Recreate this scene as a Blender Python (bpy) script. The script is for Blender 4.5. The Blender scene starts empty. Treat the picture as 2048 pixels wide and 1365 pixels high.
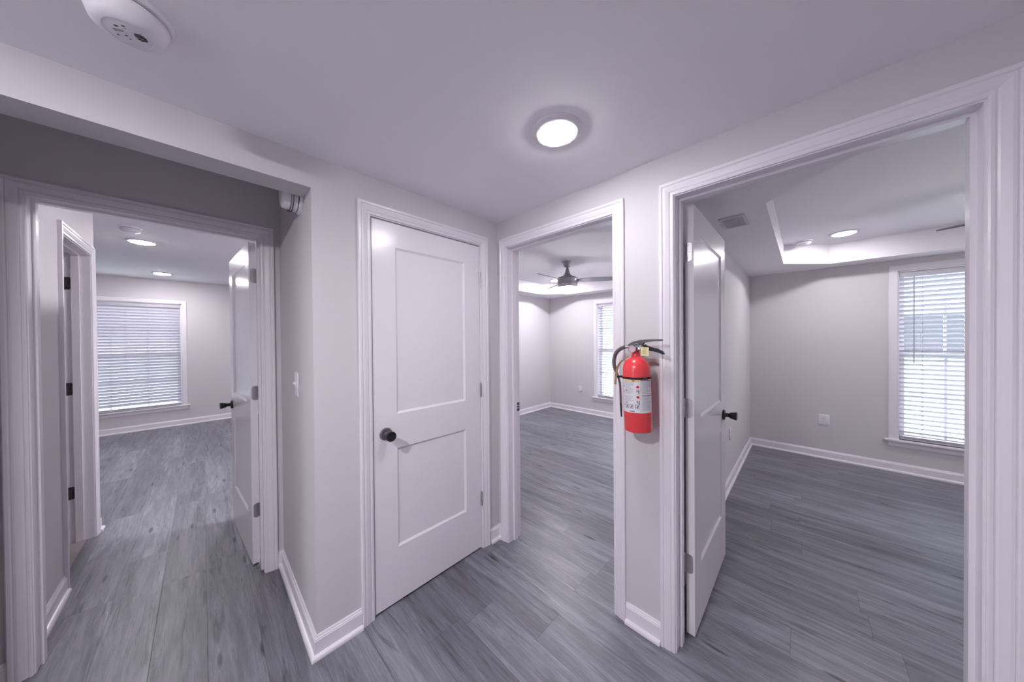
import bpy, bmesh, math, random
from mathutils import Vector, Matrix
random.seed(7)
PI = math.pi
C = bpy.context.scene.collection
S = bpy.context.scene

# ------------------------------------------------------------------ camera
FPX, YAW, PITCH, ROLL, CAMH = 601.917, 44.23, -0.4519, -0.475, 1.4233
ya, pi_, ro = math.radians(YAW), math.radians(PITCH), math.radians(ROLL)
Fv = Vector((-math.sin(ya)*math.cos(pi_), math.cos(ya)*math.cos(pi_), math.sin(pi_)))
Rv = Vector((math.cos(ya), math.sin(ya), 0)); Uv = Rv.cross(Fv)
R2 = Rv*math.cos(ro)+Uv*math.sin(ro); U2 = -Rv*math.sin(ro)+Uv*math.cos(ro)
cam = bpy.data.cameras.new('camera'); camo = bpy.data.objects.new('camera', cam); C.objects.link(camo)
cam.sensor_width = 36; cam.sensor_fit = 'HORIZONTAL'; cam.lens = FPX/2048*36
cam.clip_start = 0.02; cam.clip_end = 300
camo.matrix_world = Matrix(((R2.x, U2.x, -Fv.x, 0), (R2.y, U2.y, -Fv.y, 0), (R2.z, U2.z, -Fv.z, CAMH), (0, 0, 0, 1)))
S.camera = camo

# ------------------------------------------------------------------ world, exposure
w = bpy.data.worlds.new('world'); S.world = w; w.use_nodes = True
nt = w.node_tree; nt.nodes.clear()
bg = nt.nodes.new('ShaderNodeBackground'); out = nt.nodes.new('ShaderNodeOutputWorld')
tc = nt.nodes.new('ShaderNodeTexCoord'); sep = nt.nodes.new('ShaderNodeSeparateXYZ')
rp = nt.nodes.new('ShaderNodeValToRGB')
rp.color_ramp.elements[0].position = 0.0; rp.color_ramp.elements[0].color = (1, .965, 1, 1)
rp.color_ramp.elements[1].position = 0.7; rp.color_ramp.elements[1].color = (.80, .86, 1, 1)
nt.links.new(tc.outputs['Generated'], sep.inputs[0]); nt.links.new(sep.outputs['Z'], rp.inputs[0])
nt.links.new(rp.outputs[0], bg.inputs['Color']); bg.inputs['Strength'].default_value = 4.6
nt.links.new(bg.outputs[0], out.inputs[0])
S.view_settings.view_transform = 'Standard'; S.view_settings.look = 'None'
S.view_settings.gamma = 1; S.view_settings.use_curve_mapping = False
S.view_settings.exposure = 0.95
try:
    S.cycles.use_denoising = True; S.cycles.max_bounces = 10; S.cycles.diffuse_bounces = 8
    S.cycles.sample_clamp_indirect = 6; S.cycles.transparent_max_bounces = 12
    S.cycles.caustics_reflective = False; S.cycles.caustics_refractive = False
except Exception: pass

L_HALL, L_BACK_FILL, L_LEFT, L_MID, L_RIGHT, L_FAN = 78, 400, 116, 190, 86, 38

# ------------------------------------------------------------------ materials
def mat(name, col, rough=.5, metal=0, spec=.5, emit=None, es=0, coat=0, trans=0):
    m = bpy.data.materials.new(name); m.use_nodes = True
    b = m.node_tree.nodes['Principled BSDF']
    b.inputs['Base Color'].default_value = (*col, 1); b.inputs['Roughness'].default_value = rough
    b.inputs['Metallic'].default_value = metal; b.inputs['Specular IOR Level'].default_value = spec
    if coat: b.inputs['Coat Weight'].default_value = coat; b.inputs['Coat Roughness'].default_value = .12
    if emit: b.inputs['Emission Color'].default_value = (*emit, 1); b.inputs['Emission Strength'].default_value = es
    if trans: b.inputs['Transmission Weight'].default_value = trans
    return m
def bumpy(m, scale, strength, dist=.001):
    n = m.node_tree; b = n.nodes['Principled BSDF']
    t = n.nodes.new('ShaderNodeTexCoord'); no = n.nodes.new('ShaderNodeTexNoise'); bu = n.nodes.new('ShaderNodeBump')
    no.inputs['Scale'].default_value = scale; no.inputs['Detail'].default_value = 3
    bu.inputs['Strength'].default_value = strength; bu.inputs['Distance'].default_value = dist
    n.links.new(t.outputs['Object'], no.inputs['Vector']); n.links.new(no.outputs['Fac'], bu.inputs['Height'])
    n.links.new(bu.outputs[0], b.inputs['Normal']); return m
WALL = bumpy(mat('wall_paint', (.635, .61, .635), .75, spec=.3), 90, .12)
CEIL = bumpy(mat('ceiling_paint', (.89, .865, .90), .8, spec=.3), 60, .12)
TRAYW = bumpy(mat('tray_paint', (.74, .71, .75), .6), 60, .1)
TRIM = mat('semi_gloss_white', (.80, .765, .81), .28)
DOORW = bumpy(mat('door_white', (.82, .785, .825), .24), 14, .03, .002)
PLAST = mat('white_plastic', (.78, .76, .80), .35)
NICK = mat('satin_nickel', (.55, .54, .56), .32, 1)
BRONZE = mat('dark_bronze', (.10, .095, .10), .4, .6)
BLACK = mat('black_metal', (.018, .018, .02), .35, .3)
DARK = mat('dark_gap', (.02, .02, .025), .9)
SLAT = mat('blind_white', (.62, .60, .66), .45)
# slats let a little daylight through
_n = SLAT.node_tree; _b = _n.nodes['Principled BSDF']; _tr = _n.nodes.new('ShaderNodeBsdfTranslucent'); _mx = _n.nodes.new('ShaderNodeMixShader')
_tr.inputs[0].default_value = (.85, .86, .95, 1); _mx.inputs[0].default_value = .10
_n.links.new(_b.outputs[0], _mx.inputs[1]); _n.links.new(_tr.outputs[0], _mx.inputs[2])
_n.links.new(_mx.outputs[0], _n.nodes['Material Output'].inputs[0])
GLASS = bpy.data.materials.new('window_glass'); GLASS.use_nodes = True
_n = GLASS.node_tree; _n.nodes.clear(); _o = _n.nodes.new('ShaderNodeOutputMaterial'); _t = _n.nodes.new('ShaderNodeBsdfTransparent')
_g = _n.nodes.new('ShaderNodeBsdfGlossy'); _g.inputs['Roughness'].default_value = .02; _m = _n.nodes.new('ShaderNodeMixShader'); _m.inputs[0].default_value = .06
_t.inputs[0].default_value = (.96, .98, .98, 1)
_n.links.new(_t.outputs[0], _m.inputs[1]); _n.links.new(_g.outputs[0], _m.inputs[2]); _n.links.new(_m.outputs[0], _o.inputs[0])
def lampmat(name, s, col=(1, .955, 1.0)): return mat(name, (.9, .9, .9), .4, emit=col, es=s)
RED = mat('red_enamel', (.80, .055, .065), .28, coat=.35)
RUBBER = mat('hose_rubber', (.10, .095, .105), .45)
LABELW = mat('label_white', (.72, .71, .74), .35)
INK = mat('label_ink', (.08, .08, .09), .5)
INKG = mat('label_fine_print', (.22, .21, .24), .5)
INKR = mat('label_red', (.55, .02, .05), .5)
LABELY = mat('label_yellow', (.75, .66, .18), .5)
TAGY = mat('tag_yellow', (.80, .70, .38), .55)
STRAPG = mat('tan_strap', (.52, .40, .22), .45)
CHROME = mat('chrome', (.75, .75, .77), .15, 1)
STEEL = mat('bracket_steel', (.50, .50, .52), .35, .8)
BLADE = mat('fan_blade_grey', (.22, .22, .25), .45)

def floor_material():
    m = bpy.data.materials.new('grey_plank_floor'); m.use_nodes = True
    n = m.node_tree; N = n.nodes; Lk = n.links.new; b = N['Principled BSDF']
    def M(op, a, c=None, d=None):
        x = N.new('ShaderNodeMath'); x.operation = op
        for i, v in enumerate((a, c, d)):
            if v is None: continue
            if isinstance(v, (int, float)): x.inputs[i].default_value = v
            else: Lk(v, x.inputs[i])
        return x.outputs[0]
    tc = N.new('ShaderNodeTexCoord'); sp = N.new('ShaderNodeSeparateXYZ'); Lk(tc.outputs['Object'], sp.inputs[0])
    X, Y = sp.outputs[0], sp.outputs[1]
    PW, PL = .18, 1.22
    yr = M('DIVIDE', Y, PW); row = M('FLOOR', yr); fy = M('FRACT', yr)
    wn = N.new('ShaderNodeTexWhiteNoise'); wn.noise_dimensions = '1D'; Lk(row, wn.inputs['W'])
    xr = M('ADD', M('DIVIDE', X, PL), M('MULTIPLY', wn.outputs['Value'], 7.3)); col = M('FLOOR', xr); fx = M('FRACT', xr)
    cb = N.new('ShaderNodeCombineXYZ'); Lk(row, cb.inputs[0]); Lk(col, cb.inputs[1])
    w2 = N.new('ShaderNodeTexWhiteNoise'); w2.noise_dimensions = '3D'; Lk(cb.outputs[0], w2.inputs['Vector'])
    seed = w2.outputs['Value']
    def noise(sx, sy, det, rough, so, dist=0):
        c = N.new('ShaderNodeCombineXYZ'); Lk(M('MULTIPLY', X, sx), c.inputs[0]); Lk(M('MULTIPLY', Y, sy), c.inputs[1])
        Lk(M('MULTIPLY', seed, so), c.inputs[2])
        t = N.new('ShaderNodeTexNoise'); t.inputs['Scale'].default_value = 1; t.inputs['Detail'].default_value = det
        t.inputs['Roughness'].default_value = rough; t.inputs['Distortion'].default_value = dist
        Lk(c.outputs[0], t.inputs['Vector']); return t.outputs['Fac']
    n1 = noise(1.0, 9, 6, .6, 37, 1.6)      # broad cathedral bands
    n2 = noise(5.0, 75, 6, .7, 53, .6)     # fine grain
    n3 = noise(2.2, 30, 4, .65, 91, 1.0)      # dark streaks
    n4 = noise(22, 420, 2, .6, 11)           # pores
    def ramp(f, p0, c0, p1, c1):
        r = N.new('ShaderNodeMapRange'); Lk(f, r.inputs[0]); r.inputs[1].default_value = p0; r.inputs[2].default_value = p1
        r.inputs[3].default_value = c0; r.inputs[4].default_value = c1; return r.outputs[0]
    v = M('ADD', ramp(n1, .3, -.34, .7, .26), ramp(n2, .3, -.19, .7, .17))
    v = M('ADD', v, ramp(seed, 0, -.15, 1, .15))
    v = M('ADD', v, ramp(n3, .56, 0, .72, -.60)); v = M('ADD', v, ramp(n4, .3, -.09, .7, .08))
    # knots and checks: sparse elongated dark marks
    cv = N.new('ShaderNodeCombineXYZ'); Lk(M('MULTIPLY', X, 1.9), cv.inputs[0]); Lk(M('MULTIPLY', Y, 9.5), cv.inputs[1]); Lk(M('MULTIPLY', seed, 3), cv.inputs[2])
    vo = N.new('ShaderNodeTexVoronoi'); vo.inputs['Scale'].default_value = 1; Lk(cv.outputs[0], vo.inputs['Vector'])
    v = M('ADD', v, ramp(vo.outputs['Distance'], .04, -1.1, .12, 0))
    # seams
    ey = M('MULTIPLY', M('MINIMUM', fy, M('SUBTRACT', 1, fy)), PW); ex = M('MULTIPLY', M('MINIMUM', fx, M('SUBTRACT', 1, fx)), PL)
    edge = M('MINIMUM', ex, ey); v = M('ADD', v, ramp(edge, .0004, -.5, .0015, 0))
    v = M('EXPONENT', M('MULTIPLY', v, 1.25))
    mx = N.new('ShaderNodeVectorMath'); mx.operation = 'SCALE'; mx.inputs[0].default_value = (.190, .195, .226); Lk(v, mx.inputs['Scale'])
    Lk(mx.outputs[0], b.inputs['Base Color']); b.inputs['Roughness'].default_value = .36; b.inputs['Specular IOR Level'].default_value = .45
    bu = N.new('ShaderNodeBump'); bu.inputs['Strength'].default_value = .25; bu.inputs['Distance'].default_value = .0015
    Lk(M('ADD', n2, ramp(edge, .0003, -1.2, .0015, 0)), bu.inputs['Height']); Lk(bu.outputs[0], b.inputs['Normal'])
    return m
FLOOR = floor_material()
TILE = mat('bath_tile', (.34, .30, .29), .4)

# ------------------------------------------------------------------ helpers
BASE = {}
def mk(name, bm, m, parent=None, M=None, smooth=False, label=None):
    if M is not None: bmesh.ops.transform(bm, matrix=M, verts=bm.verts)
    bmesh.ops.recalc_face_normals(bm, faces=bm.faces)
    base = Vector((0, 0, 0))
    if parent is not None: base = BASE.get(parent.name, base)
    bmesh.ops.translate(bm, vec=-base, verts=bm.verts)
    me = bpy.data.meshes.new(name); bm.to_mesh(me); bm.free(); me.materials.append(m)
    if smooth:
        for p in me.polygons: p.use_smooth = True
        try: me.set_sharp_from_angle(angle=math.radians(38))
        except Exception: pass
    o = bpy.data.objects.new(name, me); C.objects.link(o)
    if parent is not None: o.parent = parent
    BASE[o.name] = base
    if label: o['label'] = label
    return o
def top(name, loc=(0, 0, 0), label=None, cat=None, kind=None, group=None, world=False, rz=0):
    """Empty root. world=True: children are given in world coordinates."""
    o = bpy.data.objects.new(name, None); C.objects.link(o); o.empty_display_size = .05
    o.location = loc; o.rotation_euler = (0, 0, rz); BASE[o.name] = Vector(loc) if world else Vector((0, 0, 0))
    tag(o, label, cat, kind, group); return o
def tag(o, label=None, cat=None, kind=None, group=None):
    if label: o['label'] = label
    if cat: o['category'] = cat
    if kind: o['kind'] = kind
    if group: o['group'] = group
    return o
def struct(name, bm, m, label, **k): return tag(mk(name, bm, m, **k), label, kind='structure')
def copy_tree(o, parent=None):
    c = o.copy(); C.objects.link(c); c.parent = parent
    for ch in list(o.children): copy_tree(ch, c)
    return c
def box(bm, a, b, bev=0):
    x0, y0, z0 = [min(p, q) for p, q in zip(a, b)]; x1, y1, z1 = [max(p, q) for p, q in zip(a, b)]
    v = [bm.verts.new(p) for p in ((x0, y0, z0), (x1, y0, z0), (x1, y1, z0), (x0, y1, z0), (x0, y0, z1), (x1, y0, z1), (x1, y1, z1), (x0, y1, z1))]
    fs = [bm.faces.new([v[i] for i in f]) for f in ((0, 3, 2, 1), (4, 5, 6, 7), (0, 1, 5, 4), (1, 2, 6, 5), (2, 3, 7, 6), (3, 0, 4, 7))]
    if bev:
        es = list({e for f in fs for e in f.edges})
        bmesh.ops.bevel(bm, geom=es, offset=bev, segments=2, affect='EDGES', profile=.5)
    return bm
def NB(): return bmesh.new()
def lathe(bm, prof, n=40, M=None, close=True):
    """prof [(r,z)] about +Z."""
    M = M or Matrix(); rings = []
    for r, z in prof:
        if r < 1e-6: rings.append([bm.verts.new(M @ Vector((0, 0, z)))])
        else: rings.append([bm.verts.new(M @ Vector((r*math.cos(2*PI*i/n), r*math.sin(2*PI*i/n), z))) for i in range(n)])
    for a, b in zip(rings, rings[1:]):
        for i in range(n):
            j = (i+1) % n
            if len(a) == 1 and len(b) == 1: continue
            if len(a) == 1: bm.faces.new((a[0], b[i], b[j]))
            elif len(b) == 1: bm.faces.new((a[i], b[0], a[j]))
            else: bm.faces.new((a[i], b[i], b[j], a[j]))
    if close:
        if len(rings[0]) > 1: bm.faces.new(rings[0])
        if len(rings[-1]) > 1: bm.faces.new(rings[-1])
    return bm
def tube(bm, pts, r, n=12):
    pts = [Vector(p) for p in pts]; rings = []; up = Vector((0, 0, 1)); prev = None
    for i, p in enumerate(pts):
        d = (pts[min(i+1, len(pts)-1)]-pts[max(i-1, 0)]).normalized()
        if prev is None:
            a = d.cross(up if abs(d.z) < .9 else Vector((1, 0, 0))).normalized()
        else: a = (prev-d*prev.dot(d)).normalized()
        prev = a; b = d.cross(a); rr = r[i] if isinstance(r, (list, tuple)) else r
        rings.append([bm.verts.new(p+a*rr*math.cos(2*PI*k/n)+b*rr*math.sin(2*PI*k/n)) for k in range(n)])
    for x, y in zip(rings, rings[1:]):
        for k in range(n): bm.faces.new((x[k], x[(k+1) % n], y[(k+1) % n], y[k]))
    bm.faces.new(rings[0]); bm.faces.new(rings[-1]); return bm
def smoothpts(P, n=8):
    P = [Vector(p) for p in P]; out = []
    for i in range(len(P)-1):
        p0, p1, p2, p3 = P[max(i-1, 0)], P[i], P[i+1], P[min(i+2, len(P)-1)]
        for k in range(n):
            t = k/n; out.append(.5*((2*p1)+(-p0+p2)*t+(2*p0-5*p1+4*p2-p3)*t*t+(-p0+3*p1-3*p2+p3)*t**3))
    out.append(P[-1]); return out
def prism(bm, poly, d0, d1, M=None):
    """polygon [(a,b)] extruded from c=d0 to d1 (coordinates a,b,c)."""
    M = M or Matrix()
    A = [bm.verts.new(M @ Vector((a, b, d0))) for a, b in poly]; B = [bm.verts.new(M @ Vector((a, b, d1))) for a, b in poly]
    bm.faces.new(A); bm.faces.new(B)
    for i in range(len(poly)):
        j = (i+1) % len(poly); bm.faces.new((A[i], A[j], B[j], B[i]))
    return bm
def sweep(bm, path, prof, N, side=1, M=None, closed=False):
    """profile [(a,b)] swept along path with mitres; a runs sideways (side * N x d), b along N."""
    P = [Vector(p) for p in path]; N = Vector(N); M = M or Matrix(); rings = []; n = len(P)
    for i in range(n):
        ls = []
        if closed or i > 0: ls.append(side*N.cross((P[i]-P[i-1]).normalized()))
        if closed or i < n-1: ls.append(side*N.cross((P[(i+1) % n]-P[i]).normalized()))
        l = ls[0] if len(ls) == 1 else (ls[0]+ls[1])/(1+ls[0].dot(ls[1]))
        rings.append([bm.verts.new(M @ (P[i]+l*a+N*b)) for a, b in prof])
    m = len(prof)
    for i in range(n if closed else n-1):
        x, y = rings[i], rings[(i+1) % n]
        for k in range(m): bm.faces.new((x[k], x[(k+1) % m], y[(k+1) % m], y[k]))
    if not closed: bm.faces.new(rings[0]); bm.faces.new(rings[-1])
    return bm
def frame(o, u, v, wz=(0, 0, 1)):
    o, u, v, wz = Vector(o), Vector(u), Vector(v), Vector(wz)
    return Matrix(((u.x, v.x, wz.x, o.x), (u.y, v.y, wz.y, o.y), (u.z, v.z, wz.z, o.z), (0, 0, 0, 1)))

# ------------------------------------------------------------------ dimensions
XA, YB, YC, XD = -1.574, 1.472, .343, -2.370
T = .115
ZH, ZL, ZM, ZR = 2.2465, 2.443, 2.240, 2.207
ZTOP = 2.62
YF = 5.03                      # far wall of both bedrooms
YREAR = -2.7
WB = (-1.25, -.80, .25, 2.10)      # rear hall window, unseen behind the viewer, added for fill daylight
HEAD = 2.051                   # underside of door heads
# openings as jamb planes
D1 = (-.516, .248); DCL = (.598, 1.3085); D2 = (-1.476, -.708); D3 = (-.414, .345); DV = (-3.711, -3.075)
JT = .018

# ------------------------------------------------------------------ shell
bm = NB(); box(bm, (-7.75, -3.15, -.05), (-2.48, 5.18, 0)); box(bm, (-2.48, YREAR-.12, -.05), (3.1, 5.18, 0)); struct('floor', bm, FLOOR, 'grey wood-look plank floor running through the hall and all three rooms')
bm = NB(); box(bm, (-3.715, -2.5, 0), (-2.49, -.60, .004)); struct('floor', bm, TILE, 'taupe tile floor inside the narrow bathroom doorway')

def wall_with_openings(bm, axis, face0, face1, s0, s1, z1, openings):
    """axis 'x': wall runs along x between y=face0..face1. openings (a,b,zb,zt)."""
    def put(a, b, z0, zz):
        if b-a < 1e-4 or zz-z0 < 1e-4: return
        if axis == 'x': box(bm, (a, face0, z0), (b, face1, zz))
        else: box(bm, (face0, a, z0), (face1, b, zz))
    cur = s0
    for a, b, zb, zt in sorted(openings):
        put(cur, a, 0, z1); put(a, b, 0, zb); put(a, b, zt, z1); cur = b
    put(cur, s1, 0, z1)
def dop(D): return (D[0]-JT, D[1]+JT, 0, HEAD+JT)
# wall B with the two bedroom doors
bm = NB(); wall_with_openings(bm, 'x', YB, YB+T, -7.6, 3.0, ZTOP, [dop(D2), dop(D3)]); struct('wall_front', bm, WALL, 'light grey wall with the two bedroom doorways')
# wall A: closet wall and the dropped header over the opening to its left
bm = NB(); wall_with_openings(bm, 'y', XA-.131, XA, YC, YB, ZTOP, [dop(DCL)])
box(bm, (XA-.131, YREAR, 2.103), (XA, YC, ZTOP)); box(bm, (XA-.131, YREAR, 0), (XA, -.62, 2.103)); struct('wall_left', bm, WALL, 'light grey closet wall with the dropped header running left from it and an added unseen wall below')  # lower box: unseen wall added to keep window light off the left hall
bm = NB(); box(bm, (XD, YC, 0), (XA-.131, YC+T, ZTOP)); struct('wall_return', bm, WALL, 'short grey return wall with the light switch')
bm = NB(); wall_with_openings(bm, 'y', XD-T, XD, YREAR, YB, ZTOP, [dop(D1)]); struct('wall_side', bm, WALL, 'grey wall around the doorway to the left room')
bm = NB(); wall_with_openings(bm, 'x', -.565-T, -.565, -3.83, XD-T, ZTOP, [dop(DV)]); box(bm, (-3.83, -3.0, 0), (-3.728, -.565-T, ZTOP)); struct('wall_bathroom', bm, WALL, 'grey wall of the bathroom inside the left room')
bm = NB(); box(bm, (-3.728, -2.6, 0), (XD-T, -2.5, ZTOP)); struct('wall_bathroom', bm, WALL, 'far wall inside the bathroom')
WL = (-1.75, -.25, .342, 2.053)       # left room window opening y0,y1,z0,z1
bm = NB(); wall_with_openings(bm, 'y', -7.75, -7.6, -3.0, 1.6, ZTOP, [WL]); struct('wall_back', bm, WALL, 'grey far wall of the left room around its wide window')
bm = NB(); box(bm, (-7.75, -3.15, 0), (-3.728, -3.0, ZTOP)); struct('wall_left', bm, WALL, 'left wall of the left room')
WM = (-2.728, -1.81, .342, 2.048); WR = (.688, 1.606, .342, 2.088)
bm = NB(); wall_with_openings(bm, 'x', YF, YF+.15, -3.9, 3.0, ZTOP, [WM, WR]); struct('wall_back', bm, WALL, 'grey far wall of the two bedrooms')
bm = NB(); box(bm, (-3.915, YB+T, 0), (-3.80, YF, ZTOP)); struct('wall_left', bm, WALL, 'grey left wall of the middle bedroom')
bm = NB(); box(bm, (-.635, YB+T, 0), (-.52, YF, ZTOP)); struct('wall_between', bm, WALL, 'grey wall between the two bedrooms')
bm = NB(); box(bm, (2.95, YB+T, 0), (3.1, YF+.15, ZTOP)); struct('wall_right', bm, WALL, 'right wall of the right bedroom')
bm = NB(); box(bm, (1.2, YREAR, 0), (1.31, YB, ZTOP)); struct('wall_right', bm, WALL, 'right wall of the hall')
bm = NB(); wall_with_openings(bm, 'x', YREAR-.12, YREAR, XD-T, 1.31, ZTOP, [WB]); struct('wall_rear', bm, WALL, 'rear wall of the hall')
# ceilings
bm = NB(); box(bm, (XA, YREAR, ZH), (1.2, YB, ZH+.04)); struct('ceiling', bm, CEIL, 'smooth white hall ceiling')
bm = NB(); box(bm, (XD, YREAR, ZL), (XA-.131, YC, ZL+.04)); struct('ceiling', bm, CEIL, 'higher ceiling behind the dropped header')
bm = NB(); box(bm, (-7.6, -3.0, ZL), (-3.83, YB, ZL+.04)); box(bm, (-3.83, -.565, ZL), (XD-T, YB, ZL+.04)); struct('ceiling', bm, CEIL, 'white ceiling of the left room')
bm = NB(); box(bm, (-3.728, -2.5, ZL), (XD-T, -.68, ZL+.04)); struct('ceiling', bm, CEIL, 'bathroom ceiling')
def tray_ceiling(x0, x1, z, zt, tx0, tx1, ty0, ty1, c, lab):
    y0, y1 = YB+T, YF
    oct_ = [(tx0, ty0+c), (tx0+c, ty0), (tx1-c, ty0), (tx1, ty0+c), (tx1, ty1-c), (tx1-c, ty1), (tx0+c, ty1), (tx0, ty1-c)]
    bm = NB()
    outer = [(x0, y0), (x1, y0), (x1, y1), (x0, y1)]
    O = [bm.verts.new((*p, z)) for p in outer]; I = [bm.verts.new((*p, z)) for p in oct_]
    bm.faces.new((O[0], I[0], I[1])); bm.faces.new((O[0], I[1], I[2], O[1])); bm.faces.new((O[1], I[2], I[3]))
    bm.faces.new((O[1], I[3], I[4], O[2])); bm.faces.new((O[2], I[4], I[5])); bm.faces.new((O[2], I[5], I[6], O[3]))
    bm.faces.new((O[3], I[6], I[7])); bm.faces.new((O[3], I[7], I[0], O[0]))
    root = tag(mk('ceiling', bm, CEIL), lab, kind='structure')
    bm = NB(); a = [bm.verts.new((*p, z)) for p in oct_]; b = [bm.verts.new((*p, zt)) for p in oct_]
    for i in range(8): bm.faces.new((a[i], a[(i+1) % 8], b[(i+1) % 8], b[i]))
    mk('tray_side', bm, TRAYW, root)
    bm = NB(); prism(bm, oct_, zt, zt+.02); mk('tray_top', bm, CEIL, root)
    bm = NB(); box(bm, (x0, y0, zt+.03), (x1, y1, zt+.06)); mk('attic_floor', bm, CEIL, root)
tray_ceiling(-3.80, -.635, ZM, 2.430, -3.50, -.955, 1.955, 4.75, .38, 'white tray ceiling of the middle bedroom with clipped corners')
tray_ceiling(-.52, 2.95, ZR, 2.415, -.165, 2.595, 1.955, 4.75, .36, 'white tray ceiling of the right bedroom with clipped corners')

# ------------------------------------------------------------------ baseboards (base + shoe in one profile)
BP = [(0, 0), (.027, 0), (.027, .008), (.0245, .015), (.019, .0195), (.0125, .021), (.0125, .078), (.0105, .081), (.0105, .085), (.0065, .089), (.0065, .093), (.004, .098), (0, .098)]
def base(name, path, lab):
    bm = NB(); sweep(bm, [(x, y, 0) for x, y in path], BP, (0, 0, 1)); struct(name, bm, TRIM, lab)
base('baseboard_left', [(XA, .533), (XA, YC), (XD, YC), (XD, .313)], 'white baseboard wrapping the corner left of the closet door')
base('baseboard_corner', [(-1.541, YB), (XA, YB), (XA, 1.3785)], 'short white baseboard in the corner right of the closet door')
base('baseboard_front', [(-.479, YB), (-.643, YB)], 'short white baseboard below the fire extinguisher')
base('baseboard_right', [(1.2, YREAR), (1.2, YB), (.41, YB)], 'white baseboard right of the right doorway')
base('baseboard_side', [(XD, -.581), (XD, YREAR), (XA-.131, YREAR), (XA-.131, -.62), (XA, -.62), (XA, YREAR), (1.2, YREAR)], 'white baseboard left of the left doorway')
base('baseboard_bathroom', [(-3.01, -.565), (XD-T, -.565)], 'white baseboard just inside the left doorway')
base('baseboard_back', [(XD-T, .313), (XD-T, YB), (-7.6, YB), (-7.6, -3.0), (-3.83, -3.0), (-3.83, -.565), (-3.776, -.565)], 'white baseboard around the left room')
base('baseboard_back', [(-.635, YB+T), (-.635, YF), (-3.80, YF), (-3.80, YB+T), (-1.541, YB+T)], 'white baseboard around the middle bedroom')
base('baseboard_back', [(.41, YB+T), (2.95, YB+T), (2.95, YF), (-.52, YF), (-.52, YB+T), (-.479, YB+T)], 'white baseboard around the right bedroom')

# ------------------------------------------------------------------ doors
CW = .060
CP = [(0, 0), (0, .008), (.004, .0095), (.010, .0095), (.012, .0075), (.014, .0075), (.018, .0105), (.034, .0145), (.040, .0145), (.042, .0125), (.044, .0125), (.047, .0165), (.056, .0175), (.0595, .0155), (.0595, 0)]
def casing(root, M, u0, u1, zt, vface, sgn, legs='both'):
    """M maps (u, v, z). vface: wall face; sgn -1: stands proud toward -v."""
    r = .0045; a, b, t = u0-r, u1+r, zt+r
    pts = [(a, vface, 0), (a, vface, t), (b, vface, t), (b, vface, 0)]
    if legs == 'right': pts = [(u0-.02, vface, t)]+pts[2:]
    bm = NB(); sweep(bm, pts, CP, (0, sgn, 0), side=(1 if sgn < 0 else -1), M=M); return mk('casing', bm, TRIM, root, smooth=False)
def jamb(root, M, u0, u1, zt, Tt, stop):
    bm = NB()
    for a, b in ((u0-JT, u0), (u1, u1+JT)): box(bm, (a, -.001, 0), (b, Tt+.001, zt))
    box(bm, (u0-JT, -.001, zt), (u1+JT, Tt+.001, zt+JT))
    s0, s1 = stop
    box(bm, (u0, s0, 0), (u0+.011, s1, zt-.011)); box(bm, (u1-.011, s0, 0), (u1, s1, zt-.011)); box(bm, (u0, s0, zt-.011), (u1, s1, zt))
    bmesh.ops.transform(bm, matrix=M, verts=bm.verts); return mk('jamb', bm, TRIM, root)
def slab(root, M, w, h=2.031, panels=None, th=.035):
    if panels is None: panels = (.123, w-.123, .292, .826, 1.012, 1.905)
    xa, xb, z1, z2, z3, z4 = panels
    bm = NB(); xs = [0, xa, xb, w]; zs = [0, z1, z2, z3, z4, h]
    for t, s in ((0, 1), (th, -1)):
        for i in range(3):
            for j in range(5):
                x0, x1, za, zb = xs[i], xs[i+1], zs[j], zs[j+1]
                q = [(x0, za), (x1, za), (x1, zb), (x0, zb)]
                if i == 1 and j in (1, 3):
                    prev = [bm.verts.new((x, t, z)) for x, z in q]
                    for ins, dep in ((.0015, .002), (.011, .0085)):
                        qq = [(x0+ins, za+ins), (x1-ins, za+ins), (x1-ins, zb-ins), (x0+ins, zb-ins)]
                        cur = [bm.verts.new((x, t+s*dep, z)) for x, z in qq]
                        for k in range(4): bm.faces.new((prev[k], prev[(k+1) % 4], cur[(k+1) % 4], cur[k]))
                        prev = cur
                    bm.faces.new(prev)
                else: bm.faces.new([bm.verts.new((x, t, z)) for x, z in q])
    for (x0, z0), (x1, zz) in (((0, 0), (w, 0)), ((w, 0), (w, h)), ((w, h), (0, h)), ((0, h), (0, 0))):
        bm.faces.new([bm.verts.new(p) for p in ((x0, 0, z0), (x1, 0, zz), (x1, th, zz), (x0, th, z0))])
    bmesh.ops.remove_doubles(bm, verts=bm.verts, dist=1e-5)
    return mk('door_panel', bm, DOORW, root, M=M)
def knob(slabo, M, s, z, th=.035, both=True, face_dark=True):
    for t0, sg in ((0, -1), (th, 1)) if both else ((0, -1),):
        # axis along -t or +t
        A = M @ Matrix(((1, 0, 0, s), (0, 0, sg, t0), (0, 1, 0, z), (0, 0, 0, 1)))
        bm = NB(); lathe(bm, [(0, .0005), (.0325, .0005), (.0325, .005), (.029, .0105), (.017, .012), (.0125, .014), (.0115, .030), (.016, .036), (.0185, .038)], 32, A)
        ro_ = mk('rosette', bm, BLACK if not face_dark else KNOBG, slabo, smooth=True)
        bm = NB(); lathe(bm, [(0, .034), (.017, .036), (.0185, .040), (.0205, .050), (.0245, .064), (.0255, .068), (.0245, .0705), (.021, .0715), (.019, .0705), (0, .070)], 32, A)
        mk('knob', bm, BLACK, slabo, smooth=True)
KNOBG = mat('gunmetal', (.28, .28, .30), .28, 1)
def latchplate(slabo, M, w, z, th=.035):
    bm = NB(); box(bm, (w-.0005, th/2-.0125, z-.028), (w+.0012, th/2+.0125, z+.028)); mk('latch_plate', bm, BLACK, slabo, M=M)
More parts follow.
